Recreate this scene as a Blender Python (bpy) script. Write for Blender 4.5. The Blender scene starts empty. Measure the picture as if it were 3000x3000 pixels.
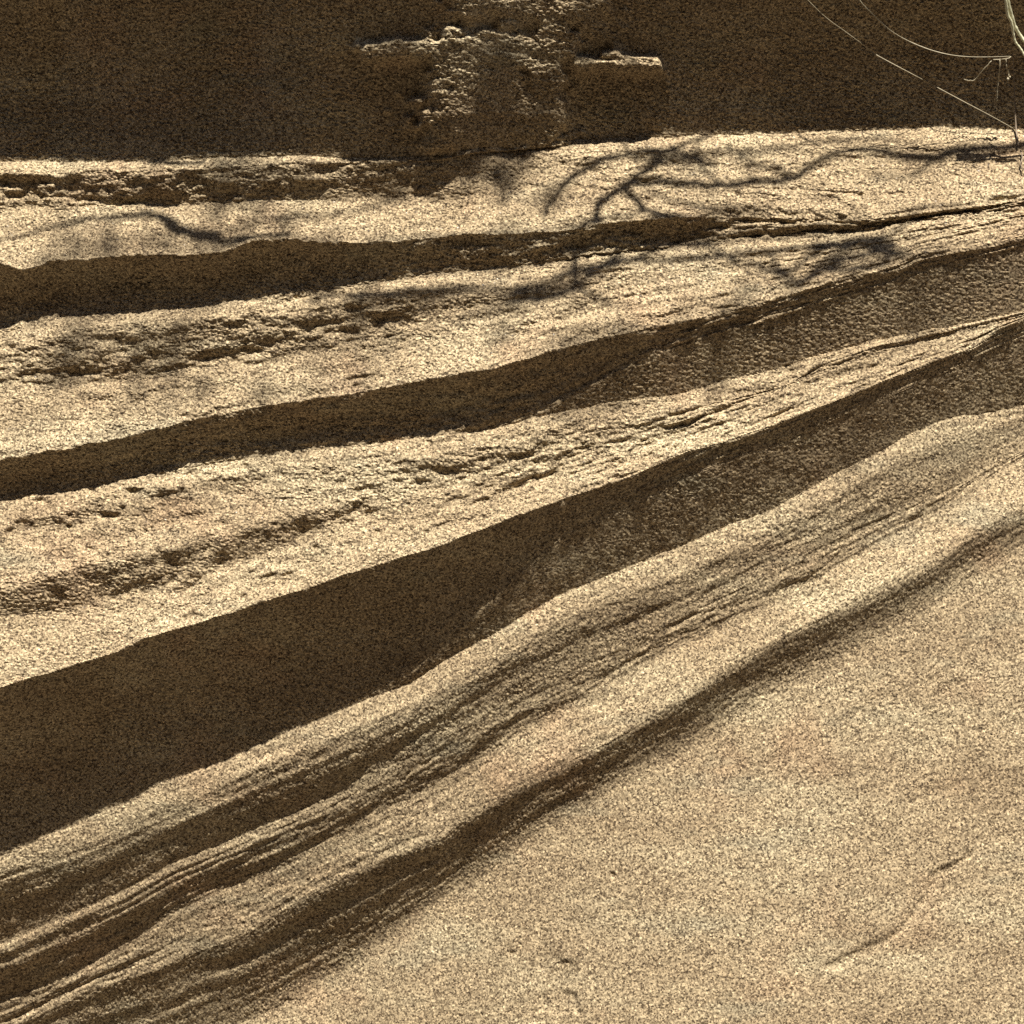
import bpy, math
import numpy as np
from mathutils import Vector

# ------------------------------------------------------------------ camera, sky, sun, exposure
SC = bpy.context.scene
COL = SC.collection
CAM_D = 4.0                      # metres from the mean plane of the rock face (the plane y = 0)
cam_d = bpy.data.cameras.new("camera")
cam_d.sensor_width = 36.0
cam_d.lens = 36.0 * CAM_D / 1.0  # one metre of rock fills the frame
cam_d.clip_start, cam_d.clip_end = 0.05, 200.0
cam = bpy.data.objects.new("camera", cam_d)
COL.objects.link(cam)
cam.location = (0, -CAM_D, 0)
cam.rotation_euler = (math.pi / 2, 0, 0)
SC.camera = cam

T = 0.53                         # how far a sun ray moves towards the rock per metre it falls
S = 0.15                         # how far it moves to the left per metre it falls
sun_dir = Vector((-S, T, -1.0)).normalized()
elev = math.asin(-sun_dir.z)
w = bpy.data.worlds.new("World")
SC.world = w
w.use_nodes = True
wn = w.node_tree.nodes
sky = wn.new("ShaderNodeTexSky")
sky.sky_type = 'NISHITA'
sky.sun_disc = False
sky.sun_elevation = elev
sky.sun_rotation = math.atan2(-sun_dir.x, -sun_dir.y)
w.node_tree.links.new(sky.outputs[0], wn["Background"].inputs[0])
wn["Background"].inputs[1].default_value = 0.05
sun_l = bpy.data.lights.new("sun", 'SUN')
sun_l.energy = 5.0
sun_l.angle = math.radians(0.55)
sun_l.color = (1.0, 0.955, 0.845)
sun = bpy.data.objects.new("sun", sun_l)
COL.objects.link(sun)
sun.rotation_euler = sun_dir.to_track_quat('-Z', 'Y').to_euler()
sun.location = (0.6, -2, 4)
SC.view_settings.view_transform = 'Standard'
SC.view_settings.look = 'None'
SC.view_settings.exposure = 1.26
SC.view_settings.gamma = 1.0
SC.view_settings.use_curve_mapping = False
SC.render.engine = 'CYCLES'
SC.cycles.use_denoising = False
SC.cycles.max_bounces = 6


# ------------------------------------------------------------------ noise
def hash2(ix, iy, seed):
    h = (ix.astype(np.int64) * 374761393 + iy.astype(np.int64) * 668265263 + seed * 144269504) & 0xFFFFFFFF
    h = ((h ^ (h >> 13)) * 1274126177) & 0xFFFFFFFF
    h = ((h ^ (h >> 15)) * 2246822519) & 0xFFFFFFFF
    return ((h ^ (h >> 16)) & 0xFFFFFF).astype(np.float32) / 0x7FFFFF - 1.0


def vnoise(x, y, seed):
    """smooth noise, about -1..1"""
    x0, y0 = np.floor(x), np.floor(y)
    fx, fy = (x - x0).astype(np.float32), (y - y0).astype(np.float32)
    ix, iy = x0.astype(np.int64), y0.astype(np.int64)
    u, v = fx * fx * fx * (fx * (fx * 6 - 15) + 10), fy * fy * fy * (fy * (fy * 6 - 15) + 10)
    a = hash2(ix, iy, seed) * (1 - u) + hash2(ix + 1, iy, seed) * u
    b = hash2(ix, iy + 1, seed) * (1 - u) + hash2(ix + 1, iy + 1, seed) * u
    return a * (1 - v) + b * v


def fbm(x, y, seed, octaves=3, gain=0.5):
    t, a, f = 0, 1.0, 1.0
    for k in range(octaves):
        t = t + a * vnoise(x * f + 17.3 * k, y * f - 9.1 * k, seed + k)
        a *= gain
        f *= 2.0
    return t


# ------------------------------------------------------------------ the bedding lines of the rock (units: 1/3000 m, y down)
def shift(c, d):
    return [(x, y + d) for x, y in c]


cA = [(0, 470), (130, 470), (360, 480), (650, 467), (1000, 464), (1300, 464), (1400, 440), (1600, 418), (1800, 397),
      (2200, 384), (2600, 374), (2760, 366), (3000, 375)]
cA1 = [(0, 505), (400, 503), (650, 492), (1000, 480), (1300, 476), (1400, 460), (1600, 455), (1800, 440), (3000, 420)]
cB = [(0, 612), (500, 602), (900, 592), (1100, 582), (1300, 590), (1500, 560), (2000, 520), (3000, 480)]
cC = [(0, 775), (80, 795), (160, 770), (300, 758), (450, 752), (560, 756), (660, 745), (740, 715), (850, 708), (960, 720),
      (1180, 715), (1320, 700), (1500, 690), (1650, 678), (1800, 655), (2000, 640), (2200, 638), (2400, 645), (2500, 652),
      (2640, 640), (3000, 585)]
cD = [(0, 962), (130, 935), (350, 917), (560, 905), (700, 885), (850, 878), (1000, 852), (1120, 828), (1300, 803),
      (1500, 788), (1620, 768), (1750, 745), (1900, 735), (2000, 715), (2150, 700), (2300, 692), (2420, 680), (2500, 676),
      (2640, 660), (3000, 603)]
cD1 = shift(cD[:-3], 42) + [(2500, 705), (2640, 685), (3000, 622)]
cD2 = [(0, 1125), (300, 1120), (600, 1078), (800, 1062), (1000, 1030), (1300, 985), (1600, 930), (2000, 850), (2500, 760),
       (3000, 640)]
cE = [(0, 1350), (100, 1337), (200, 1318), (350, 1288), (450, 1265), (600, 1230), (720, 1200), (850, 1178), (1000, 1160),
      (1100, 1145), (1200, 1125), (1300, 1108), (1450, 1083), (1560, 1050), (1720, 1005), (1850, 975), (2000, 945),
      (2100, 922), (2200, 898), (2300, 873), (2400, 842), (2500, 815), (2620, 785), (2680, 755), (2800, 735), (2900, 718),
      (3000, 690)]
cF = [(0, 1481), (130, 1452), (320, 1415), (450, 1387), (670, 1346), (900, 1322), (1000, 1312), (1200, 1287), (1420, 1262),
      (1600, 1217), (1800, 1180), (2000, 1150), (2150, 1110), (2300, 1075), (2400, 1045), (2550, 1000), (2700, 975),
      (2850, 945), (3000, 912)]
cF0 = shift(cF[:-5], 55) + [(2400, 1075), (2550, 1020), (2700, 985), (2850, 952), (3000, 917)]
cF1 = [(0, 1730), (190, 1672), (400, 1635), (560, 1590), (750, 1540), (900, 1500), (1050, 1480), (1300, 1440), (1600, 1360),
       (2000, 1240), (2400, 1100), (2700, 1000), (3000, 922)]
cF2 = [(0, 1805), (160, 1790), (260, 1770), (450, 1710), (600, 1670), (750, 1630), (900, 1580), (1050, 1530), (1300, 1480),
       (1600, 1390), (2000, 1265), (2400, 1130), (2700, 1030), (3000, 926)]
cG = [(0, 2010), (207, 1947), (350, 1905), (481, 1850), (688, 1792), (880, 1730), (1000, 1685), (1274, 1600), (1466, 1528),
      (1647, 1460), (1875, 1385), (2000, 1328), (2124, 1292), (2248, 1248), (2404, 1191), (2585, 1114), (2750, 1052),
      (2850, 1015), (2920, 970), (3000, 938)]
cH = [(0, 2512), (124, 2455), (238, 2409), (362, 2357), (466, 2300), (559, 2269), (688, 2217), (828, 2150), (1000, 2083),
      (1207, 2000), (1321, 1926), (1440, 1864), (1543, 1797), (1647, 1740), (1750, 1699), (1880, 1645), (2000, 1600),
      (2150, 1533), (2269, 1490), (2362, 1435), (2455, 1383), (2559, 1336), (2647, 1285), (2735, 1243), (2828, 1217),
      (3000, 1191)]
cI = [(0, 2590), (100, 2560), (260, 2505), (400, 2435), (560, 2368), (800, 2260), (1000, 2175), (1200, 2085), (1450, 1935),
      (1700, 1790), (2000, 1690), (2400, 1490), (2700, 1320), (3000, 1240)]
cK = [(0, 2780), (180, 2700), (340, 2630), (500, 2540), (600, 2500), (760, 2430), (950, 2350), (1200, 2200), (1500, 2010),
      (2000, 1780), (2480, 1530), (2720, 1430), (3000, 1290)]
cK1 = shift(cK, 30)
cL = [(0, 2955), (100, 2915), (200, 2870), (270, 2825), (380, 2770), (480, 2700), (600, 2640), (740, 2590), (850, 2540),
      (1000, 2460), (1100, 2400), (1200, 2350), (1300, 2300), (1400, 2240), (1450, 2200), (1550, 2130), (1650, 2080),
      (1750, 2030), (1800, 2000), (2000, 1880), (2100, 1840), (2280, 1760), (2400, 1700), (2470, 1650), (2600, 1580),
      (2750, 1510), (2850, 1430), (2950, 1370), (3000, 1340)]
cM = [(0, 3070), (100, 3010), (250, 2940), (450, 2875), (560, 2815), (720, 2765), (900, 2640), (1000, 2595), (1080, 2550),
      (1200, 2500), (1300, 2465), (1350, 2420), (1500, 2320), (1600, 2270), (1700, 2220), (1800, 2170), (1880, 2122),
      (2000, 2050), (2155, 1950), (2300, 1868), (2450, 1795), (2595, 1725), (2750, 1647),
      (2828, 1585), (2905, 1543), (3000, 1502)]
cN = [(0, 3330), (400, 3170), (780, 3000), (900, 2930), (1000, 2875), (1100, 2800), (1200, 2720), (1300, 2650), (1400, 2590),
      (1500, 2510), (1600, 2430), (1700, 2380), (1800, 2310), (1900, 2250), (2000, 2200), (2100, 2130), (2250, 2040),
      (2400, 1970), (2550, 1880), (2700, 1800), (2800, 1720), (2900, 1660), (3000, 1600)]
cTOP = [(0, -300), (3000, -260)]
cP = [(0, -800), (3000, -760)]
cEND = [(0, 12000), (3000, 12000)]


cE2 = [(x, y) for x, y in cF if x <= 1420] + [(1600, 1205), (1750, 1130), (1900, 1045), (2000, 1010), (2200, 955), (2500, 862), (2620, 830), (2800, 775),
      (3000, 725)]
cG2 = [(x, y) for x, y in cH if x <= 1000] + [(1207, 1970), (1440, 1760), (1647, 1580), (1880, 1465), (2000, 1405), (2269, 1310), (2559, 1180), (2735, 1105),
      (3000, 985)]


def cst(v):
    return [(0, v), (3000, v)]


# (upper line, kind, slope at its upper edge, slope at its lower edge or sag, roughness)
SEGS = [
    ("P", cP, 'L', cst(.45), cst(.45), cst(.08)),
    ("TOP", cTOP, 'S', None, [(0, .13), (750, .09), (1000, .035), (1500, .035), (1950, .045), (2300, .09), (3000, .10)], cst(.12)),
    ("A", cA, 'L', cst(.9), cst(.75), cst(.4)),
    ("A1", cA1, 'L', [(0, -.2), (500, -.42), (1300, -.42), (1480, .2), (3000, .45)],
     [(0, -.1), (500, -.4), (1300, -.35), (1480, .35), (3000, .6)], [(0, 1.0), (1300, .75), (1600, .8), (3000, .7)]),
    ("B", cB, 'L', [(0, .5), (1500, .6), (3000, .55)], [(0, .7), (1500, .5), (3000, .45)], [(0, .5), (1300, .6), (1700, .9), (3000, .9)]),
    ("C", cC, 'S', None, [(0, .2), (1300, .16), (1800, .08), (3000, .1)], [(0, .5), (1200, .7), (1700, 1.6), (3000, 1.5)]),
    ("D", cD, 'L', cst(.75), cst(.55), cst(.6)),
    ("D1", cD1, 'L', [(0, .1), (400, -.15), (800, -.2), (1200, -.1), (1600, .35), (3000, .6)],
     [(0, .0), (400, -.35), (800, -.35), (1200, -.15), (1600, .3), (3000, .6)],
     [(0, .75), (1300, .75), (1700, .75), (3000, .7)]),
    ("D2", cD2, 'L', [(0, .5), (3000, .6)], [(0, .3), (900, .35), (1500, .5), (3000, .65)], cst(.75)),
    ("E", cE, 'S', None, [(0, .2), (1300, .14), (2100, .05), (3000, .05)], [(0, .4), (2000, .6), (3000, .8)]),
    ("E2", cE2, 'L', [(0, -.52), (1700, -.51), (2050, -.46), (2400, -.42), (3000, -.39)], [(0, -.5), (1700, -.46), (2050, -.41), (3000, -.33)], [(0, .3), (3000, .2)]),
    ("F", cF, 'L', cst(.65), cst(.35), cst(.8)),
    ("F0", cF0, 'L', [(0, .1), (500, -.1), (1100, .05), (1600, -.2), (3000, .0)],
     [(0, .5), (700, .55), (1100, .15), (1600, -.2), (3000, .2)], cst(.8)),
    ("F1", cF1, 'L', [(0, -.3), (900, -.35), (1250, .05), (3000, .2)],
     [(0, -.35), (900, -.3), (1250, .1), (3000, .4)], cst(1.0)),
    ("F2", cF2, 'L', [(0, .35), (1500, .5), (3000, .55)], [(0, .4), (1500, .65), (3000, .6)], cst(1.0)),
    ("G", cG, 'S', None, [(0, .13), (900, .07), (3000, .06)], [(0, .3), (3000, .5)]),
    ("G2", cG2, 'L', [(0, -.53), (1100, -.52), (1600, -.495), (2200, -.465), (3000, -.44)], [(0, -.53), (1100, -.51), (1600, -.485), (2200, -.455), (3000, -.43)], cst(.13)),
    ("H", cH, 'L', [(0, .05), (700, .2), (1300, .4), (3000, .2)], [(0, -.25), (700, -.1), (1300, .1), (3000, -.05)], cst(.6)),
    ("I", cI, 'L', [(0, -.5), (1000, -.42), (1500, -.34), (2200, -.24), (3000, -.12)],
     [(0, -.58), (1000, -.52), (1500, -.42), (2200, -.28), (3000, -.15)], [(0, .35), (1500, .6), (3000, .6)]),
    ("K", cK, 'L', [(0, .15), (900, .0), (1400, -.25), (2300, -.1), (2450, -.35), (2750, -.35), (3000, 0)],
     [(0, .2), (900, .1), (1400, -.2), (2300, -.1), (2450, -.2), (2750, -.2), (3000, 0)], cst(.4)),
    ("K1", cK1, 'L', [(0, -.5), (1200, -.42), (1600, -.3), (2200, -.15), (3000, .0)],
     [(0, -.6), (1200, -.5), (1600, -.42), (2200, -.32), (3000, -.2)], cst(.8)),
    ("L", cL, 'L', [(0, -.15), (1000, .0), (1800, .3), (3000, .5)], [(0, -.36), (1000, -.15), (1800, .2), (3000, .5)], cst(.7)),
    ("M", cM, 'L', [(0, -.46), (700, -.52), (1300, -.62), (2000, -.66), (3000, -.64)], [(0, -.36), (1000, -.36), (1500, -.33), (2000, -.28), (3000, -.08)], cst(.35)),
    ("N", cN, 'L', [(0, .08), (3000, .13)], [(0, .1), (3000, .14)], cst(.3)),
    ("END", cEND, 'L', cst(.1), cst(.1), cst(.3)),
]

# ------------------------------------------------------------------ the grid (metres; u = column along the sun's fall, v down)
STEP = 1 / 985.0


def axis(lo, hi, far_lo, far_hi):
    mid = np.arange(lo, hi, STEP)

    def grow(dist):
        out, d, s = [], 0.0, STEP
        while d < dist:
            s *= 1.09
            d += s
            out.append(d)
        return np.array(out)
    return np.concatenate([(lo - grow(far_lo))[::-1], mid, mid[-1] + grow(far_hi)])


us = axis(-0.012, 1.012 + S, 1.6, 1.6)
vs = axis(-0.012, 1.012, 1.1, 0.75)
NU, NV = len(us), len(vs)
U, V = np.meshgrid(us, vs)                         # rows = v
X = U - S * V                                      # where the vertex stands, 0..1 across the frame
PX, PY = X * 3000.0, V * 3000.0


def curve_at_u(c):
    """line (x, y) -> y in metres as a function of the sheared column u"""
    x = np.array([p[0] for p in c], float)
    y = np.array([p[1] for p in c], float)
    n = max(1, int(np.searchsorted(x, x[0] + 400)) - 1)
    m0 = np.clip((y[n] - y[0]) / max(1, x[n] - x[0]), -.6, .2)
    k = min(len(x) - 2, int(np.searchsorted(x, x[-1] - 500)))
    m1 = np.clip((y[-1] - y[k]) / max(1, x[-1] - x[k]), -.6, .2)
    xx = np.concatenate([[x[0] - 6000, x[0] - 900], x, [x[-1] + 900, x[-1] + 6000]])
    yy = np.concatenate([[y[0] - m0 * 900 * .7] * 2, y, [y[-1] + m1 * 900 * .7] * 2])
    uu = xx / 3000 + S * yy / 3000
    fine = np.linspace(uu[0], uu[-1], 9000)
    f = np.interp(fine, uu, yy / 3000)
    k = np.exp(-np.linspace(-2.2, 2.2, 25) ** 2)
    f = np.convolve(np.pad(f, 12, mode='edge'), k / k.sum(), 'valid')
    return np.interp(us, fine, f)


lines = np.array([curve_at_u(s[1]) for s in SEGS])
lines = np.maximum.accumulate(lines, axis=0)
NAMES = [s[0] for s in SEGS]
LINE = {n: lines[i] for i, n in enumerate(NAMES)}

# stratigraphic coordinate: runs along with the beds
ref = np.array([np.interp(1300, [p[0] for p in s[1]], [p[1] for p in s[1]]) for s in SEGS])
ref = np.maximum.accumulate(ref + np.arange(len(ref)) * 1e-3)
Q = np.empty_like(U)
for j in range(NU):
    yl = lines[:, j] * 3000 + np.arange(len(SEGS)) * 1e-3
    Q[:, j] = np.interp(PY[:, j], yl, ref)
Q = np.where(PY < lines[0] * 3000, ref[0] + PY - lines[0] * 3000, Q)

# wavering of the beds
warp = (3.2 * vnoise(PX / 150, Q / 70, 11) + 2.8 * vnoise(PX / 52, Q / 30, 12) + 2.6 * vnoise(PX / 22, Q / 16, 13) + 1.6 * vnoise(PX / 10, Q / 9, 14)) / 3000
warp_soft = np.where(V > LINE["H"], .45, np.where(V > LINE["E"], .75, 1.0)) * np.clip((V + .02) / .1, 0, 1)
VW = V + warp * warp_soft


def along(c):
    return np.interp(PX, [p[0] for p in c], [p[1] for p in c]).astype(np.float32)


HW = np.full(U.shape, 0.0)                          # how far the rock stands out, bed by bed
RO = np.full(U.shape, 0.5, np.float32)             # roughness
base_h = np.zeros(NU)
for i, (n, c, kind, a, b, r) in enumerate(SEGS):
    y0 = lines[i][None, :]
    y1 = (lines[i + 1] if i + 1 < len(SEGS) else lines[i] + 9.0)[None, :]
    ln = y1 - y0
    m = (VW >= y0) & (VW < y1)
    if i == 0:
        HW = np.where(VW < y0, (VW - y0) * .40, HW)
    t = np.clip((VW - y0) / np.maximum(ln, 1e-6), 0, 1)
    mid = (.5 * (y0 + y1)[0] * 3000)
    xm = (us - S * mid / 3000) * 3000

    def at_mid(cv):
        return np.interp(xm, [p[0] for p in cv], [p[1] for p in cv])[None, :]
    if kind == 'S':
        # below the sun ray from the crest, back on it where the shade ends
        hh = -T * ln * t - at_mid(b) * ln * np.sin(math.pi * t ** (1.4 if n == 'TOP' else 1.0))
        tot = -T * ln
    else:
        A_, B_ = at_mid(a), at_mid(b)
        hh = ln * (A_ * t + (B_ - A_) * t * t * .5)
        tot = ln * .5 * (A_ + B_)
    HW = np.where(m, base_h[None, :] + hh, HW)
    if i + 1 < len(SEGS):
        base_h = base_h + tot[0]
    RO = np.where(m, along(r), RO)
SHADE = np.zeros(U.shape, np.float32)
for n, nx in (("TOP", "A"), ("C", "D"), ("E", "F"), ("G", "H")):
    SHADE[(VW > LINE[n]) & (VW < LINE[nx])] = 1
# wind and rain have rounded everything but the lips of the ledges
dk = np.full(U.shape, 1.0)
for n in ("TOP", "A", "C", "D", "E", "F", "G", "H"):
    dk = np.minimum(dk, np.abs(VW - LINE[n]))
soft = np.clip(dk / .012, 0, 1)
kk = np.exp(-(np.arange(-14, 15) / 4.2) ** 2)
kk /= kk.sum()
HB = np.zeros_like(HW)
HP = np.pad(HW, ((14, 14), (0, 0)), mode='edge')
for q in range(29):
    HB += kk[q] * HP[q:q + NV]
low = np.clip((V - LINE["I"] + .01) / .02, 0, 1)
kk = np.exp(-(np.arange(-24, 25) / 10.0) ** 2)
kk /= kk.sum()
HB2 = np.zeros_like(HW)
HP = np.pad(HW, ((24, 24), (0, 0)), mode='edge')
for q in range(49):
    HB2 += kk[q] * HP[q:q + NV]
low = low * np.clip(np.abs(VW - LINE["K"]) / .012, .25, 1)
HB = HB + (HB2 - HB) * low
dense = ((vs > .012) & (vs < .99))[:, None]
H = np.where(dense, HW + (HB - HW) * soft, HW)
inv = (vs > 0) & (vs < 1)
H -= H[inv].mean(axis=0)[None, :]                  # the face stands upright column by column

# the sun ray that just clears the overhang above, for what catches light under it
jt = np.array([np.searchsorted(vs, LINE["TOP"][j]) for j in range(NU)])
htop = H[jt, np.arange(NU)]
RAY = htop[None, :] - T * (V - vs[jt][None, :])

# ------------------------------------------------------------------ relief on top of the beds (units of 1/3000 m)
relief = RO * (6.5 * vnoise(PX / 460, Q / 58, 48) * np.where(V < LINE['G'], 1, .2) + 2.6 * fbm(PX / 100, Q / 42, 21, 2) * (1 + .7 * vnoise(PX / 420, Q / 160, 27))
               + (3.4 * fbm(PX / 95, Q / 24, 35, 2) + 2.2 * fbm(PX / 44, Q / 25, 31, 2) + 1.5 * vnoise(PX / 19, Q / 13, 41)) * np.where(V < LINE['G'], 1.4, .55)
               * (1 + .6 * vnoise(PX / 260, Q / 120, 43)))
relief = relief + np.clip((V - LINE['H']) * 40, 0, 1) * np.clip((LINE['N'] - V) * 40, 0, 1) * np.clip((2000 - PX) / 1200, 0, 1) * (
    4.2 * vnoise(PX / 900, Q / 27, 77) + 1.6 * vnoise(PX / 420, Q / 12, 78))
relief = relief + np.where(V > LINE['N'], 4.0, 0) * np.clip((V - LINE['N']) * 12, 0, 1) * fbm(PX / 330, PY / 260, 47, 2)
wr = np.clip((PX * .45 + PY - 1500) / 1500, 0, 1)  # the grain leans upright towards the lower right
R1, R2 = PX * .94 + PY * .34, PY * .94 - PX * .34
gr_a = .9 * vnoise(PX / 11.0, PY / 5.6, 51) + 1.0 * vnoise(PX / 6.5, PY / 3.8, 52)
gr_b = .65 * vnoise(R1 / 5.2, R2 / 10.0, 54) + .7 * vnoise(R1 / 3.7, R2 / 6.0, 55)
grain = (gr_a * (1 - wr) + gr_b * wr) / np.sqrt((1 - wr) ** 2 + wr ** 2) * 1.15
grain = grain * (1 + .5 * vnoise(PX / 90, Q / 45, 56)) * np.where(V < LINE['G'], 1.25, 1.0)
inside = np.clip(1 - np.maximum(np.abs(X - .5) - .56, 0) * 6, 0, 1) * np.clip(1 - np.maximum(np.abs(V - .5) - .56, 0) * 6, 0, 1)


def seg_dist(pts):
    best = np.full(U.shape, 1e9, np.float32)
    for (x0, y0), (x1, y1) in zip(pts[:-1], pts[1:]):
        dx, dy = x1 - x0, y1 - y0
        t = np.clip(((PX - x0) * dx + (PY - y0) * dy) / (dx * dx + dy * dy), 0, 1)
        best = np.minimum(best, np.hypot(PX - x0 - t * dx, PY - y0 - t * dy))
    return best


def stroke(pts, width, jag=.35):
    d = seg_dist(pts)
    d = d * (1 + jag * vnoise(PX / 30, PY / 24, 61)) + jag * width * vnoise(PX / 55, PY / 40, 62)
    return np.exp(-(np.maximum(d, 0) / width) ** 2)


# cracks and small steps: (line, width, depth)
for pts, wd, dp in (
        ([(2424, 2828), (2492, 2797), (2559, 2766), (2621, 2735), (2668, 2678), (2709, 2621), (2735, 2564), (2787, 2538), (2833, 2507)], 12, 7.0),
        ([(2833, 2507), (2900, 2420), (2970, 2340)], 12, 2.5),
        ([(2380, 2950), (2424, 2900), (2450, 2830)], 14, 2.0),
        ([(2050, 545), (2200, 552), (2400, 560), (2560, 575), (2640, 568)], 5, 5.0),
        ([(2560, 640), (2680, 622), (2800, 608), (3000, 578)], 6, 5.0),
        ([(2630, 690), (2660, 725), (2690, 755)], 9, 5.0),
        ([(2640, 2050), (2800, 2180), (2960, 2360)], 60, 2.5),
        ([(1600, 2850), (1640, 2960)], 45, 9.0),
        ([(560, 1050), (650, 1040), (760, 1030)], 14, 7.0),
        ([(215, 1098), (300, 1090), (420, 1088)], 12, 6.0),
        ([(1650, 1240), (1690, 1290)], 24, 6.0),
        ([(90, 1565), (180, 1545), (270, 1530)], 30, 12.0), ([(470, 1455), (560, 1440), (760, 1420)], 28, 11.0),
        ([(900, 965), (1050, 945), (1200, 940)], 22, 9.0), ([(1540, 965), (1700, 925), (1800, 905)], 18, 6.0),
        ([(2080, 655), (2200, 640), (2330, 652), (2440, 640)], 26, 12.0), ([(2380, 605), (2440, 580), (2470, 610)], 18, 10.0),
        ([(1500, 1440), (1560, 1420), (1640, 1390)], 16, 8.0), ([(2090, 1215), (2200, 1170), (2290, 1120)], 15, 7.0),
        ([(2440, 1110), (2500, 1085), (2560, 1075)], 12, 7.0), ([(560, 1240), (640, 1215), (760, 1185)], 14, 7.0),
        ([(1060, 1480), (1200, 1450), (1330, 1400)], 30, 10.0), ([(700, 1700), (820, 1690), (930, 1650)], 22, 8.0),
        ([(1500, 520), (1580, 505), (1660, 530)], 22, 8.0), ([(2100, 470), (2250, 450), (2380, 455)], 26, 7.0),
        ([(1795, 2565), (1800, 2572)], 5, 6.0)):
    relief = relief - dp * stroke(pts, wd, .75 if wd > 12 else .35)
# the broken block on the second ledge and other lumps: (line, width, height)
for pts, wd, hg in (
        ([(2440, 575), (2500, 600), (2560, 630)], 28, 9.0),
        ([(2600, 590), (2660, 600)], 24, 6.0),
        ([(2080, 520), (2300, 500)], 60, 3.0)):
    relief = relief + hg * stroke(pts, wd)

# knobs on the shaded wall that reach out of the overhang's shade and catch the sun
fl = np.zeros(U.shape, np.float32)
for pts, wd, st in (
        ([(1050, 165), (1130, 178), (1210, 165)], 12, .5), ([(1190, 160), (1280, 170), (1310, 140)], 22, .8),
        ([(1350, 140), (1400, 115), (1520, 140), (1600, 160)], 24, .6), ([(1420, 180), (1510, 186)], 11, 1.0),
        ([(1530, 195), (1570, 225), (1620, 260), (1640, 315)], 24, .9), ([(1560, 215), (1630, 215)], 18, .6),
        ([(1290, 345), (1390, 345), (1450, 330)], 15, .8), ([(1420, 320), (1500, 340), (1620, 335), (1690, 342)], 20, 1.0),
        ([(1260, 390), (1330, 400), (1450, 390), (1600, 390)], 24, .55), ([(1400, 270), (1480, 300)], 24, .55),
        ([(1640, 205), (1760, 192), (1850, 193)], 8, .8), ([(1800, 198), (1880, 198), (1930, 200)], 10, 1.15),
        ([(1935, 202), (1952, 225), (1958, 265)], 10, .85), ([(1960, 270), (1985, 330)], 20, .5),
        ([(1860, 343), (1960, 340), (2080, 335)], 10, .5), ([(1600, 20), (1640, 60), (1680, 50)], 22, .65),
        ([(1440, 15), (1480, 50)], 18, .6), ([(1350, 10), (1400, 20)], 16, .6), ([(2340, 0), (2345, 60)], 14, .45),
        ([(1250, 250), (1300, 320)], 36, .5), ([(2020, 320), (2350, 335)], 26, .45), ([(1380, 395), (1560, 372)], 26, .5)):
    fl = np.maximum(fl, st * np.maximum(stroke(pts, wd, .4), .35 * stroke(pts, wd * 2.6, .4)))
topzone = (V > -.1) & (V < LINE["A"][None, :] + .004)
gap = np.maximum(RAY - H, 0) * 3000                # how deep in the shade, in 1/3000 m
patch = np.zeros(U.shape, np.float32)
for pts, wd in (([(1090, 178), (1290, 165)], 20), ([(1330, 190), (1560, 170)], 60), ([(1330, 330), (1600, 330)], 75), ([(1590, 230), (1600, 330)], 55),
                ([(1380, 260), (1500, 260)], 70), ([(1700, 195), (1920, 200)], 20), ([(1390, 10), (1680, 30)], 75),
                ([(1600, 60), (1640, 120), (1600, 230)], 48), ([(1300, 395), (1600, 375)], 52)):
    patch = np.maximum(patch, stroke(pts, wd * 1.25, .35))
near = np.clip(patch * 1.35, 0, 1)
block = np.exp(-np.maximum(np.abs(PX - 1795 + (PY - 300) * .12) / 134, np.abs(PY - 306) / 84) ** 6)    # a squarish hollow
near = near * (1 - block)
near = near * near * (3 - 2 * near)
relief = relief + np.where(topzone, near * (gap - 2.5 + np.clip(PY + 10, 0, 370) * .082 + 1.1 * fbm(PX / 80, PY / 40, 66, 2) + .6 * vnoise(PX / 15, PY / 10, 67))
                           + np.clip(fl, 0, 1.2) * (1 - block) * (5.5 + 1.5 * vnoise(PX / 30, PY / 17, 63) + 1.3 * vnoise(PX / 14, PY / 9, 64)) - 5 * block, 0)
wide = np.clip(1 - np.maximum(np.abs(X - .5) - .56, 0) * 1.6, .25, 1) * np.clip(1 - np.maximum(np.abs(V - .5) - .56, 0) * 1.6, .25, 1)
H = H + (relief * wide + grain * inside * np.where(SHADE > 0, np.where((V > LINE['E']) & (PX > 1250), .62, 1.25), 1.05)) / 3000.0


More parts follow.
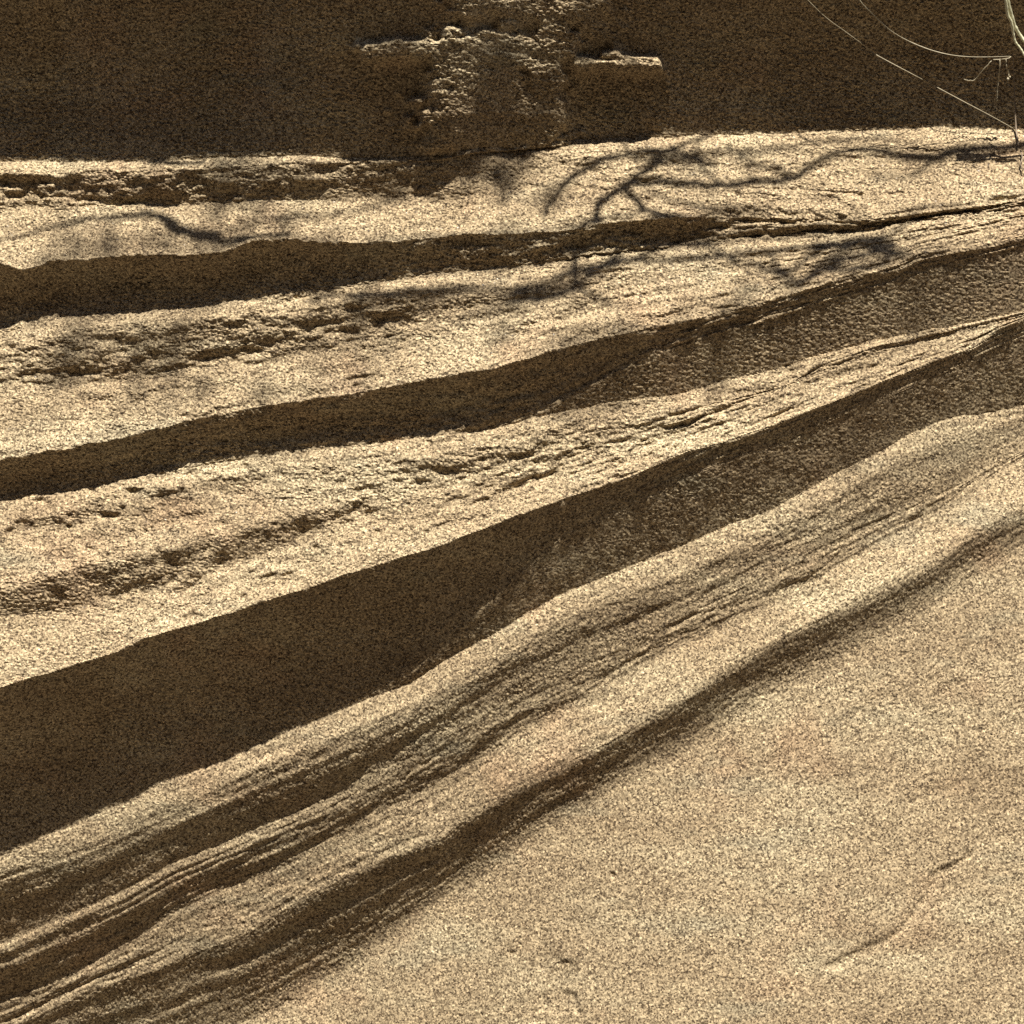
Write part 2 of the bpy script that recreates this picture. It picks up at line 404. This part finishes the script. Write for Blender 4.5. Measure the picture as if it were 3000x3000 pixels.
# ------------------------------------------------------------------ materials
def mat_rock():
    m = bpy.data.materials.new("sandstone")
    m.use_nodes = True
    nt = m.node_tree
    N, L = nt.nodes, nt.links
    bs = N["Principled BSDF"]
    tc = N.new("ShaderNodeTexCoord")

    def noise(scale, detail=3, rough=.55, vec=None):
        n = N.new("ShaderNodeTexNoise")
        n.inputs["Scale"].default_value = scale
        n.inputs["Detail"].default_value = detail
        n.inputs["Roughness"].default_value = rough
        L.new(vec or tc.outputs["Object"], n.inputs["Vector"])
        return n

    def ramp(src, stops):
        r = N.new("ShaderNodeValToRGB")
        e = r.color_ramp.elements
        e[0].position, e[0].color = stops[0][0], (*stops[0][1], 1)
        e[1].position, e[1].color = stops[-1][0], (*stops[-1][1], 1)
        for p, c in stops[1:-1]:
            k = e.new(p)
            k.color = (*c, 1)
        L.new(src, r.inputs[0])
        return r

    def mix(kind, fac, a, b):
        x = N.new("ShaderNodeMix")
        x.data_type = 'RGBA'
        x.blend_type = kind
        if hasattr(fac, "links"):
            L.new(fac, x.inputs[0])
        else:
            x.inputs[0].default_value = fac
        for v, s in ((a, x.inputs[6]), (b, x.inputs[7])):
            if hasattr(v, "links"):
                L.new(v, s)
            else:
                s.default_value = (*v, 1)
        return x.outputs[2]
    mp = N.new("ShaderNodeMapping")
    mp.inputs["Rotation"].default_value = (0, math.radians(-18), 0)
    mp.inputs["Scale"].default_value = (1, 1, 3.2)
    L.new(tc.outputs["Object"], mp.inputs[0])
    big = noise(5.5, 4, .6, mp.outputs[0])
    base = ramp(big.outputs["Fac"], [(.30, (.25, .19, .122)), (.5, (.31, .245, .162)), (.68, (.36, .30, .205))]).outputs[0]
    red = noise(9.0, 3, .6)
    rf = ramp(red.outputs["Fac"], [(.56, (0, 0, 0)), (.75, (.4, .4, .4))])
    base = mix('MIX', rf.outputs[0], base, (.34, .215, .135))
    grey = noise(7.0, 3, .6, mp.outputs[0])
    gf = ramp(grey.outputs["Fac"], [(.58, (0, 0, 0)), (.75, (.65, .65, .65))])
    base = mix('MIX', gf.outputs[0], base, (.245, .22, .16))
    # single sand grains, each with its own tone
    vo = N.new("ShaderNodeTexVoronoi")
    vo.inputs["Scale"].default_value = 720
    L.new(tc.outputs["Object"], vo.inputs["Vector"])
    sep = N.new("ShaderNodeSeparateColor")
    L.new(vo.outputs["Color"], sep.inputs[0])
    tone = ramp(sep.outputs[0], [(0, (.16, .13, .11)), (.16, (.38, .33, .28)), (.4, (.85, .83, .8)), (.8, (1.15, 1.13, 1.08)), (1, (1.55, 1.52, 1.45))])
    base = mix('MULTIPLY', 1.0, base, tone.outputs[0])
    clump = noise(400, 2, .6)
    ct = ramp(clump.outputs["Fac"], [(.33, (.52, .49, .45)), (.67, (1.32, 1.32, 1.3))])
    base = mix('MULTIPLY', 1.0, base, ct.outputs[0])
    L.new(base, bs.inputs["Base Color"])
    ro = ramp(sep.outputs[1], [(.0, (.35, .35, .35)), (.03, (.9, .9, .9)), (1, (.95, .95, .95))])
    L.new(ro.outputs[0], bs.inputs["Roughness"])
    bs.inputs["Specular IOR Level"].default_value = .35
    bump = N.new("ShaderNodeBump")
    bump.inputs["Strength"].default_value = .55
    bump.inputs["Distance"].default_value = .0006
    L.new(sep.outputs[2], bump.inputs["Height"])
    L.new(bump.outputs[0], bs.inputs["Normal"])
    return m


def mat_plain(name, col, col2, scale, rough=.8):
    m = bpy.data.materials.new(name)
    m.use_nodes = True
    nt = m.node_tree
    bs = nt.nodes["Principled BSDF"]
    n = nt.nodes.new("ShaderNodeTexNoise")
    n.inputs["Scale"].default_value = scale
    tc = nt.nodes.new("ShaderNodeTexCoord")
    nt.links.new(tc.outputs["Object"], n.inputs["Vector"])
    r = nt.nodes.new("ShaderNodeValToRGB")
    r.color_ramp.elements[0].position, r.color_ramp.elements[0].color = .35, (*col, 1)
    r.color_ramp.elements[1].position, r.color_ramp.elements[1].color = .65, (*col2, 1)
    nt.links.new(n.outputs["Fac"], r.inputs[0])
    nt.links.new(r.outputs[0], bs.inputs["Base Color"])
    bs.inputs["Roughness"].default_value = rough
    return m


M_ROCK = mat_rock()
M_GROUND = mat_plain("ground_dark_earth", (.055, .04, .025), (.09, .068, .042), 30)
M_SKY_BLOCKER = mat_plain("sky_blocker_earth", (.06, .045, .03), (.12, .09, .055), 6)
M_LEAF = mat_plain("dry_leaf", (.10, .11, .05), (.16, .15, .07), 40, .6)
M_STRAW = mat_plain("dry_straw", (.24, .20, .13), (.34, .29, .20), 90, .6)
M_PALE = mat_plain("pale_stalk", (.46, .44, .28), (.60, .57, .40), 60, .55)
M_BARK = mat_plain("grey_bark", (.12, .085, .06), (.22, .17, .12), 120)

# ------------------------------------------------------------------ the rock face: one mesh per bed, sharing its edges with the next
WX, WZ, WY = X - .5, .5 - V, -H
root = bpy.data.objects.new("rock_wall", None)
COL.objects.link(root)
root.location = (0, 0, -1.2)
root["kind"] = "structure"
root["label"] = "sunlit tan sandstone face of sloping wind-worn ledges"
P = np.stack([WX, WY, WZ + 1.2], axis=-1).astype(np.float32)
vm = .5 * (VW[1:, :] + VW[:-1, :])
vm = .5 * (vm[:, 1:] + vm[:, :-1])
lc = {k: .5 * (v[1:] + v[:-1])[None, :] for k, v in LINE.items()}
BEDS = [
    (None, "A", "sandstone_wall", "dark shaded upper rock under the overhang with flecks of sun"),
    ("A", "C", "sandstone_ledge", "topmost sunlit ledge crossed by thin branch shadows"),
    ("C", "E", "sandstone_ledge", "second ledge with rough blotched band and broken block"),
    ("E", "G", "sandstone_ledge", "third ledge with mottled patches and a scalloped bright lip"),
    ("G", "M", "sandstone_ledge", "lowest rounded ledges of thin ribbed layers below the broad shadow"),
    ("M", None, "sandstone_wall", "smooth pale rock below the ledges with a short dark crack"),
]
for lo, hi, name, label in BEDS:
    m = np.ones(vm.shape, bool)
    if lo:
        m &= vm >= lc[lo]
    if hi:
        m &= vm < lc[hi]
    fi, fj = np.nonzero(m)
    a = fi * NU + fj
    quads = np.stack([a, a + NU, a + NU + 1, a + 1], axis=1)
    used, idx = np.unique(quads, return_inverse=True)
    idx = idx.reshape(-1).astype(np.int32)
    me = bpy.data.meshes.new(name)
    me.vertices.add(len(used))
    me.vertices.foreach_set("co", P.reshape(-1, 3)[used].reshape(-1))
    nf = len(quads)
    me.loops.add(nf * 4)
    me.loops.foreach_set("vertex_index", idx)
    me.polygons.add(nf)
    me.polygons.foreach_set("loop_start", np.arange(0, nf * 4, 4, dtype=np.int32))
    me.update(calc_edges=True)
    me.validate()
    me.materials.append(M_ROCK)
    me.polygons.foreach_set("use_smooth", np.zeros(nf, bool))
    o = bpy.data.objects.new(name, me)
    o["label"] = label
    COL.objects.link(o)
    o.parent = root

# ------------------------------------------------------------------ unseen ground below the rock, kept dark to limit bounce light
g = bpy.data.meshes.new("ground")
gx = np.linspace(-40, 40, 161)
gy = np.linspace(-60, 2, 125)
GX, GY = np.meshgrid(gx, gy)
GZ = -1.2 + .05 * vnoise(GX / 2.3, GY / 2.3, 71) + .02 * vnoise(GX / .8, GY / .8, 72)
gv = np.stack([GX, GY, GZ], -1).reshape(-1, 3)
n = len(gx)
gf = [(i * n + j, i * n + j + 1, (i + 1) * n + j + 1, (i + 1) * n + j) for i in range(len(gy) - 1) for j in range(n - 1)]
g.from_pydata(gv.tolist(), [], gf)
g.materials.append(M_GROUND)
go = bpy.data.objects.new("ground", g)
go["kind"] = "structure"
go["label"] = "dark bare earth at the foot of the rock"
COL.objects.link(go)


# ------------------------------------------------------------------ unseen bank behind the camera, added to block low sky light
bx, bt = np.meshgrid(np.linspace(-14, 14, 113), np.linspace(0, 1, 49))
bz = -1.3 + 9.5 * bt
by = -6.3 - 1.1 * bt ** 1.5 + .30 * fbm(bx / 2.2, bz / .7, 81, 3) + .12 * vnoise(bx / .7, bz / .2, 85)
top_z = -1.3 + 9.5 + .4 * vnoise(np.linspace(-14, 14, 113) / 2.5, np.zeros(113), 88)
rows = [np.stack([bx[i], by[i], -1.3 + (top_z + 1.3) * bt[i, 0]], -1) for i in range(49)]
rows.append(rows[-1] + np.array([0, -1.5, .25]))
rows.append(rows[-1] + np.array([0, -9, .3]))
rows.append(np.stack([bx[0], np.full(113, -19.0), np.full(113, -1.3)], -1))
bv = np.concatenate(rows)
bf = [(i * 113 + j, i * 113 + j + 1, (i + 1) * 113 + j + 1, (i + 1) * 113 + j) for i in range(len(rows) - 1) for j in range(112)]
bm_ = bpy.data.meshes.new("sky_blocker_bank")
bm_.from_pydata(bv.tolist(), [], bf)
bm_.materials.append(M_SKY_BLOCKER)
bo = bpy.data.objects.new("sky_blocker_bank", bm_)
bo["kind"] = "structure"
bo["label"] = "unseen dark bank added opposite the rock to block sky light"
COL.objects.link(bo)

# ------------------------------------------------------------------ stems, stalks and branches
rng = np.random.default_rng(5)


def smooth_path(pts, rad, n_per=6):
    """Catmull-Rom through the points; returns points and radii"""
    p = np.array(pts, float)
    r = np.array(rad, float)
    p = np.vstack([2 * p[0] - p[1], p, 2 * p[-1] - p[-2]])
    out, ro = [], []
    for i in range(1, len(p) - 2):
        for t in np.linspace(0, 1, n_per, endpoint=False):
            a, b, c, d = p[i - 1], p[i], p[i + 1], p[i + 2]
            out.append(.5 * (2 * b + (c - a) * t + (2 * a - 5 * b + 4 * c - d) * t * t + (3 * b - a - 3 * c + d) * t ** 3))
            ro.append(r[i - 1] * (1 - t) + r[i] * t)
    out.append(p[-2])
    ro.append(r[-1])
    return np.array(out), np.array(ro)


def tube_data(pts, rad, sides=7, n_per=6, wob=.0):
    p, r = smooth_path(pts, rad, n_per)
    if wob:
        p = p + rng.normal(0, wob, p.shape)
    r = r * (1 + rng.normal(0, .07, len(r)))
    vs_, fs = [], []
    prev = None
    for i in range(len(p)):
        t = p[min(i + 1, len(p) - 1)] - p[max(i - 1, 0)]
        t /= np.linalg.norm(t) + 1e-12
        if prev is None:
            prev = np.cross(t, [0.3, .9, .2])
        prev = prev - t * prev.dot(t)
        prev /= np.linalg.norm(prev) + 1e-12
        b = np.cross(t, prev)
        for k in range(sides):
            an = 2 * math.pi * k / sides
            vs_.append(p[i] + r[i] * (math.cos(an) * prev + math.sin(an) * b))
    for i in range(len(p) - 1):
        for k in range(sides):
            k2 = (k + 1) % sides
            fs.append((i * sides + k, i * sides + k2, (i + 1) * sides + k2, (i + 1) * sides + k))
    fs.append(tuple(range(sides))[::-1])
    fs.append(tuple((len(p) - 1) * sides + k for k in range(sides)))
    return vs_, fs


def mesh_obj(name, vs_, fs, mat, parent=None, label=None, base=None):
    me = bpy.data.meshes.new(name)
    v = np.array(vs_, float)
    if base is not None:
        v = v - np.array(base)
    me.from_pydata(v.tolist(), [], fs)
    me.materials.append(mat)
    for p in me.polygons:
        p.use_smooth = True
    o = bpy.data.objects.new(name, me)
    if label:
        o["label"] = label
    COL.objects.link(o)
    if parent is not None:
        o.parent = parent
    elif base is not None:
        o.location = base
    return o


def thing(name, label, cat, loc, group=None):
    o = bpy.data.objects.new(name, None)
    o.location = loc
    o["label"], o["category"] = label, cat
    if group:
        o["group"] = group
    COL.objects.link(o)
    return o


def at_grid(arr, x, y):
    """bilinear-ish lookup at the photo-plane point x, y (1/3000 m)"""
    v = y / 3000
    u = x / 3000 + S * v
    i = int(np.clip(np.searchsorted(vs, v), 0, NV - 1))
    j = int(np.clip(np.searchsorted(us, u), 0, NU - 1))
    return float(arr[i, j])


def before_wall(x, y, out):
    """a point that stands `out` metres in front of the overhang's shade"""
    h = at_grid(RAY, x, max(y, -250)) + out
    k = (CAM_D - h) / CAM_D
    return ((x / 3000 - .5) * k, -h, (.5 - y / 3000) * k)


MM = .001
# long dry grass stem with its drooping side twigs
stem = [(2440, -180), (2480, -80), (2515, -5), (2560, 45), (2620, 97), (2700, 137), (2780, 160), (2860, 167), (2960, 165)]
pts = [before_wall(x, y, o_) for (x, y), o_ in zip(stem, (.0, .015, .022, .022, .02, .024, .024, .018, .012))]
t1 = thing("grass_stem", "long thin curved dry stem with drooping side twigs against the dark shade", "dry stem", pts[0])
v_, f_ = tube_data(pts, [.6 * MM, .6 * MM, .58 * MM, .6 * MM, .5 * MM, .6 * MM, .55 * MM, .38 * MM, .3 * MM], 6, 8)
mesh_obj("stem", v_, f_, M_STRAW, t1, None, pts[0])
for tw, r0 in (([(2962, 166), (2950, 172), (2930, 174), (2910, 175)], .55),
               ([(2929, 175), (2928, 205), (2924, 240), (2922, 270), (2920, 290)], .6),
               ([(2947, 173), (2948, 195), (2954, 212), (2956, 228)], .65),
               ([(2905, 178), (2880, 205), (2858, 232), (2842, 236), (2824, 233)], .45)):
    q = [before_wall(x, y, .014 + .002 * math.sin(i * 2.1)) for i, (x, y) in enumerate(tw)]
    v_, f_ = tube_data(q, [r0 * MM] * len(q), 6, 5, .00015)
    tw_o = mesh_obj("side_twig", v_, f_, M_STRAW, t1, None, pts[0])
for x, y, r in ((2920, 294, 1.1), (2921, 286, .8), (2953, 232, 1.5), (2959, 226, 1.0), (2952, 240, .9), (2948, 180, .8)):
    c = np.array(before_wall(x, y, .014))
    bv, bf = tube_data([c + np.array([0, 0, 1.3 * r * MM]), c, c - np.array([0.2 * MM, 0, 1.3 * r * MM])], [.3 * r * MM, r * MM, .25 * r * MM], 7, 4)
    mesh_obj("bud", bv, bf, M_STRAW, t1, None, pts[0])

# the fainter stem below it; it dips into the overhang's shade twice
stem = [(2300, -70), (2405, 38), (2480, 95), (2530, 132), (2552, 150), (2575, 165), (2640, 200), (2695, 229), (2725, 245), (2755, 261),
        (2820, 296), (2900, 338), (2972, 378)]
outs = (.000, .003, .004, -.002, -.012, .003, .009, .004, -.013, .004, .008, .008, .004)
pts = [before_wall(x, y, o_) for (x, y), o_ in zip(stem, outs)]
t2 = thing("grass_stem", "straight faint hair-thin dry stem slanting down to the ledge, lit in broken lengths", "dry stem", pts[0])
v_, f_ = tube_data(pts, [.25 * MM, .28 * MM, .3 * MM, .35 * MM, .35 * MM, .4 * MM, .45 * MM, .42 * MM, .4 * MM, .42 * MM, .45 * MM, .42 * MM, .35 * MM], 6, 6)
mesh_obj("stem", v_, f_, M_STRAW, t2, None, pts[0])

# thick pale stalk of two strands in the corner
s1 = [(2930, -160), (2940, -60), (2951, 0), (2962, 42), (2974, 78), (2990, 105), (3020, 140), (3070, 190)]
s2 = [(2925, -150), (2936, -60), (2946, 0), (2952, 42), (2963, 66), (2969, 100), (2974, 122), (2988, 140), (3000, 160), (3030, 215)]
p1 = [before_wall(x, y, .03) for x, y in s1]
p2 = [before_wall(x, y, .034) for x, y in s2]
t3 = thing("plant_stalk", "thick pale yellow stalk of two strands hanging in the upper corner", "stalk", p1[0])
v_, f_ = tube_data(p1, [2.3 * MM, 2.2 * MM, 2.1 * MM, 1.9 * MM, 1.8 * MM, 1.7 * MM, 1.6 * MM, 1.5 * MM], 9, 7, .0001)
mesh_obj("strand", v_, f_, M_PALE, t3, None, p1[0])
v_, f_ = tube_data(p2, [1.6 * MM, 1.6 * MM, 1.5 * MM, 1.4 * MM, 1.5 * MM, 1.2 * MM, 1.3 * MM, 1.2 * MM, 1.1 * MM, .9 * MM], 8, 7, .0001)
mesh_obj("strand", v_, f_, M_PALE, t3, None, p1[0])


# dark hair-thin twig standing before the edge of the ledge
def before_rock(x, y, out):
    h = at_grid(H, x, y) + out
    k = (CAM_D - h) / CAM_D
    return ((x / 3000 - .5) * k, -h, (.5 - y / 3000) * k)


tw = [(2968, 165), (2971, 250), (2974, 330), (2977, 378), (2983, 425)]
q = [before_rock(x, y, .006) for x, y in tw]
t4 = thing("rock_twig", "dark hair-thin upright twig hanging over the lip of the first ledge", "twig", q[0])
v_, f_ = tube_data(q, [.4 * MM, .5 * MM, .6 * MM, .85 * MM, .8 * MM], 6, 5, .0001)
mesh_obj("stem", v_, f_, M_BARK, t4, None, q[0])
tw = [(2990, 440), (2995, 462), (2990, 480), (2996, 500)]
q2 = [before_rock(x, y, .004) for x, y in tw]
v_, f_ = tube_data(q2, [.7 * MM, .8 * MM, .8 * MM, .6 * MM], 6, 5, .0001)
mesh_obj("side_twig", v_, f_, M_BARK, t4, None, q[0])

# ------------------------------------------------------------------ bare branches above the frame, whose shadows cross the ledges
sd = np.array(sun_dir)


def up_sun(x, y, dist):
    h = at_grid(H, x, y)
    return np.array([x / 3000 - .5, -h, .5 - y / 3000]) - sd * dist


anchor = tuple(up_sun(4200, 250, .9))
tb = thing("bare_branch", "bare crooked grey branch overhanging the ledges", "branch", anchor)
SH = [
    ([(-120, 740), (60, 692), (130, 668), (220, 650), (340, 638), (430, 630), (475, 640), (520, 668), (570, 688), (640, 702), (740, 704), (850, 700)],
     [4, 5, 6, 7, 8, 10, 14, 17, 15, 11, 9, 6], .62),
    ([(1588, 645), (1605, 610), (1640, 560), (1690, 508), (1760, 470), (1850, 450), (1960, 440), (2100, 480)], [5, 7, 9, 10, 10, 9, 8, 6], .57),
    ([(1765, 600), (1800, 570), (1850, 540), (1960, 535), (2100, 545), (2200, 535), (2330, 518), (2368, 488), (2430, 452), (2520, 432), (2600, 440),
      (2680, 452), (2740, 462), (2800, 440), (2890, 428), (3000, 422), (3200, 430), (3500, 380)],
     [8, 9, 10, 10, 11, 11, 10, 9, 9, 9, 11, 13, 14, 14, 14, 14, 16, 18], .6),
    ([(1830, 560), (1860, 590), (1900, 625), (1960, 655)], [10, 11, 10, 8], .6),
    ([(1800, 570), (1760, 590), (1745, 640), (1748, 690)], [10, 11, 12, 12], .6),
    ([(1748, 690), (1700, 730), (1682, 780), (1685, 838)], [11, 10, 11, 10], .63),
    ([(1850, 540), (1900, 500), (2000, 470), (2100, 480)], [9, 8, 7, 5], .6),
    ([(900, 885), (1010, 868), (1150, 858), (1300, 848), (1450, 853), (1570, 862), (1680, 842), (1760, 800), (1840, 768), (2000, 758), (2200, 752),
      (2350, 725), (2520, 708), (2620, 720)], [5, 6, 7, 7, 8, 8, 8, 8, 8, 8, 8, 9, 11, 8], .66),
    ([(2130, 770), (2230, 785), (2330, 830), (2390, 800), (2450, 770), (2560, 745), (2650, 755)], [6, 8, 9, 10, 12, 12, 8], .7),
    ([(2250, 752), (2300, 800), (2380, 745), (2470, 722), (2580, 735)], [6, 8, 11, 13, 10], .7),
    ([(2420, 800), (2500, 790), (2600, 770)], [9, 12, 9], .74),
    ([(1745, 600), (1830, 540), (1920, 470), (2000, 420), (2090, 385)], [10, 10, 9, 8, 6], .62),
    ([(1500, 850), (1600, 830), (1690, 800), (1790, 770), (1900, 765)], [6, 9, 11, 9, 6], .7),
    ([(1620, 880), (1690, 845), (1740, 800), (1830, 720)], [6, 9, 9, 6], .66),
    ([(1840, 768), (1930, 730), (2060, 720), (2150, 770)], [6, 8, 8, 6], .68),
    ([(1640, 705), (1900, 690), (2150, 706), (2350, 688), (2480, 660)], [4, 6, 6, 6, 4], .7),
    ([(620, 880), (760, 862), (900, 852), (1100, 880), (1300, 872), (1450, 853)], [4, 6, 6, 6, 6, 4], .75),
    ([(1880, 560), (2000, 600), (2120, 620), (2260, 610)], [5, 7, 7, 4], .68),
    ([(2120, 545), (2060, 490), (2040, 430), (2070, 390)], [6, 6, 5, 3], .62),
    ([(1690, 845), (1600, 880), (1480, 900), (1350, 930)], [7, 8, 7, 5], .72),
    ([(1685, 838), (1760, 880), (1850, 900)], [8, 7, 4], .7),
    ([(2520, 705), (2600, 690), (2700, 640), (2820, 610)], [8, 7, 6, 4], .72),
    ([(2740, 462), (2700, 500), (2610, 520), (2540, 515)], [6, 6, 5, 3], .65),
    ([(1850, 470), (2100, 440), (2300, 425), (2520, 402), (2700, 410)], [5, 6, 6, 6, 4], .7),
    ([(600, 690), (760, 650), (930, 640), (1080, 610), (1200, 560)], [5, 6, 6, 5, 4], .8),
    ([(1100, 760), (1250, 740), (1400, 760), (1560, 730), (1690, 740)], [4, 6, 6, 6, 4], .75),
    ([(2330, 830), (2420, 760), (2540, 715), (2640, 740)], [5, 7, 9, 6], .8),
    ([(1380, 455), (1420, 500), (1480, 560), (1470, 610)], [8, 11, 9, 5], 1.1),
    ([(1340, 560), (1400, 520), (1480, 480), (1560, 460)], [6, 9, 8, 5], 1.1),
    ([(2330, 520), (2290, 500), (2200, 470), (2130, 420)], [8, 7, 6, 5], .62),
    ([(1100, 470), (1150, 500), (1200, 560)], [6, 8, 5], 1.1),
    ([(1375, 430), (1370, 470), (1376, 530)], [8, 13, 9], 1.0),
    ([(1380, 462), (1450, 448), (1530, 432), (1660, 412), (1800, 404), (1850, 450)], [8, 8, 8, 7, 5, 4], .5),
    ([(1000, 470), (1080, 468), (1180, 462)], [8, 9, 7], .5),
    ([(440, 475), (520, 482), (600, 478)], [8, 9, 7], .5),
]
for pl, rd, dist in SH:
    q = [up_sun(x, y, 1.35 * dist + .012 * math.sin(i * 1.3)) for i, (x, y) in enumerate(pl)]
    v_, f_ = tube_data(q, [r / 3000 * 1.05 for r in rd], 7, 5, .0004)
    mesh_obj("twig", v_, f_, M_BARK, tb, None, anchor)
lv, lf = [], []
for k in range(900):
    x, y = rng.uniform(-500, 2900), rng.uniform(440, 1250)
    if rng.random() > np.clip(1.25 - (x - 300) / 2600, .25, 1) * np.clip((1900 - y) / 1300, .3, 1):
        continue
    if vnoise(np.array([x / 260]), np.array([y / 150]), 90)[0] < -.1:
        continue
    c = up_sun(x, y, rng.uniform(2.3, 3.4))
    a, b = rng.normal(size=3), rng.normal(size=3)
    a /= np.linalg.norm(a)
    b -= a * a.dot(b)
    b /= np.linalg.norm(b)
    la, lb = rng.uniform(.008, .013), rng.uniform(.005, .008)
    n = np.cross(a, b) * .003
    i = len(lv)
    lv += [c - a * la, c - a * .3 * la + b * lb + n, c + a * .4 * la + b * lb * .8 + n, c + a * la, c + a * .4 * la - b * lb * .8 + n, c - a * .3 * la - b * lb + n]
    lf += [(i, i + 1, i + 2, i + 3), (i, i + 3, i + 4, i + 5)]
lo_ = mesh_obj("leaves", lv, lf, M_LEAF, tb, None, anchor)
lo_["kind"] = "stuff"
for e, m_ in (((3500, 380), (3850, 300)),):
    v_, f_ = tube_data([up_sun(*e, .81), up_sun(*m_, .85), np.array(anchor)], [.0062, .009, .013], 8, 6, .001)
    mesh_obj("limb", v_, f_, M_BARK, tb, None, anchor)
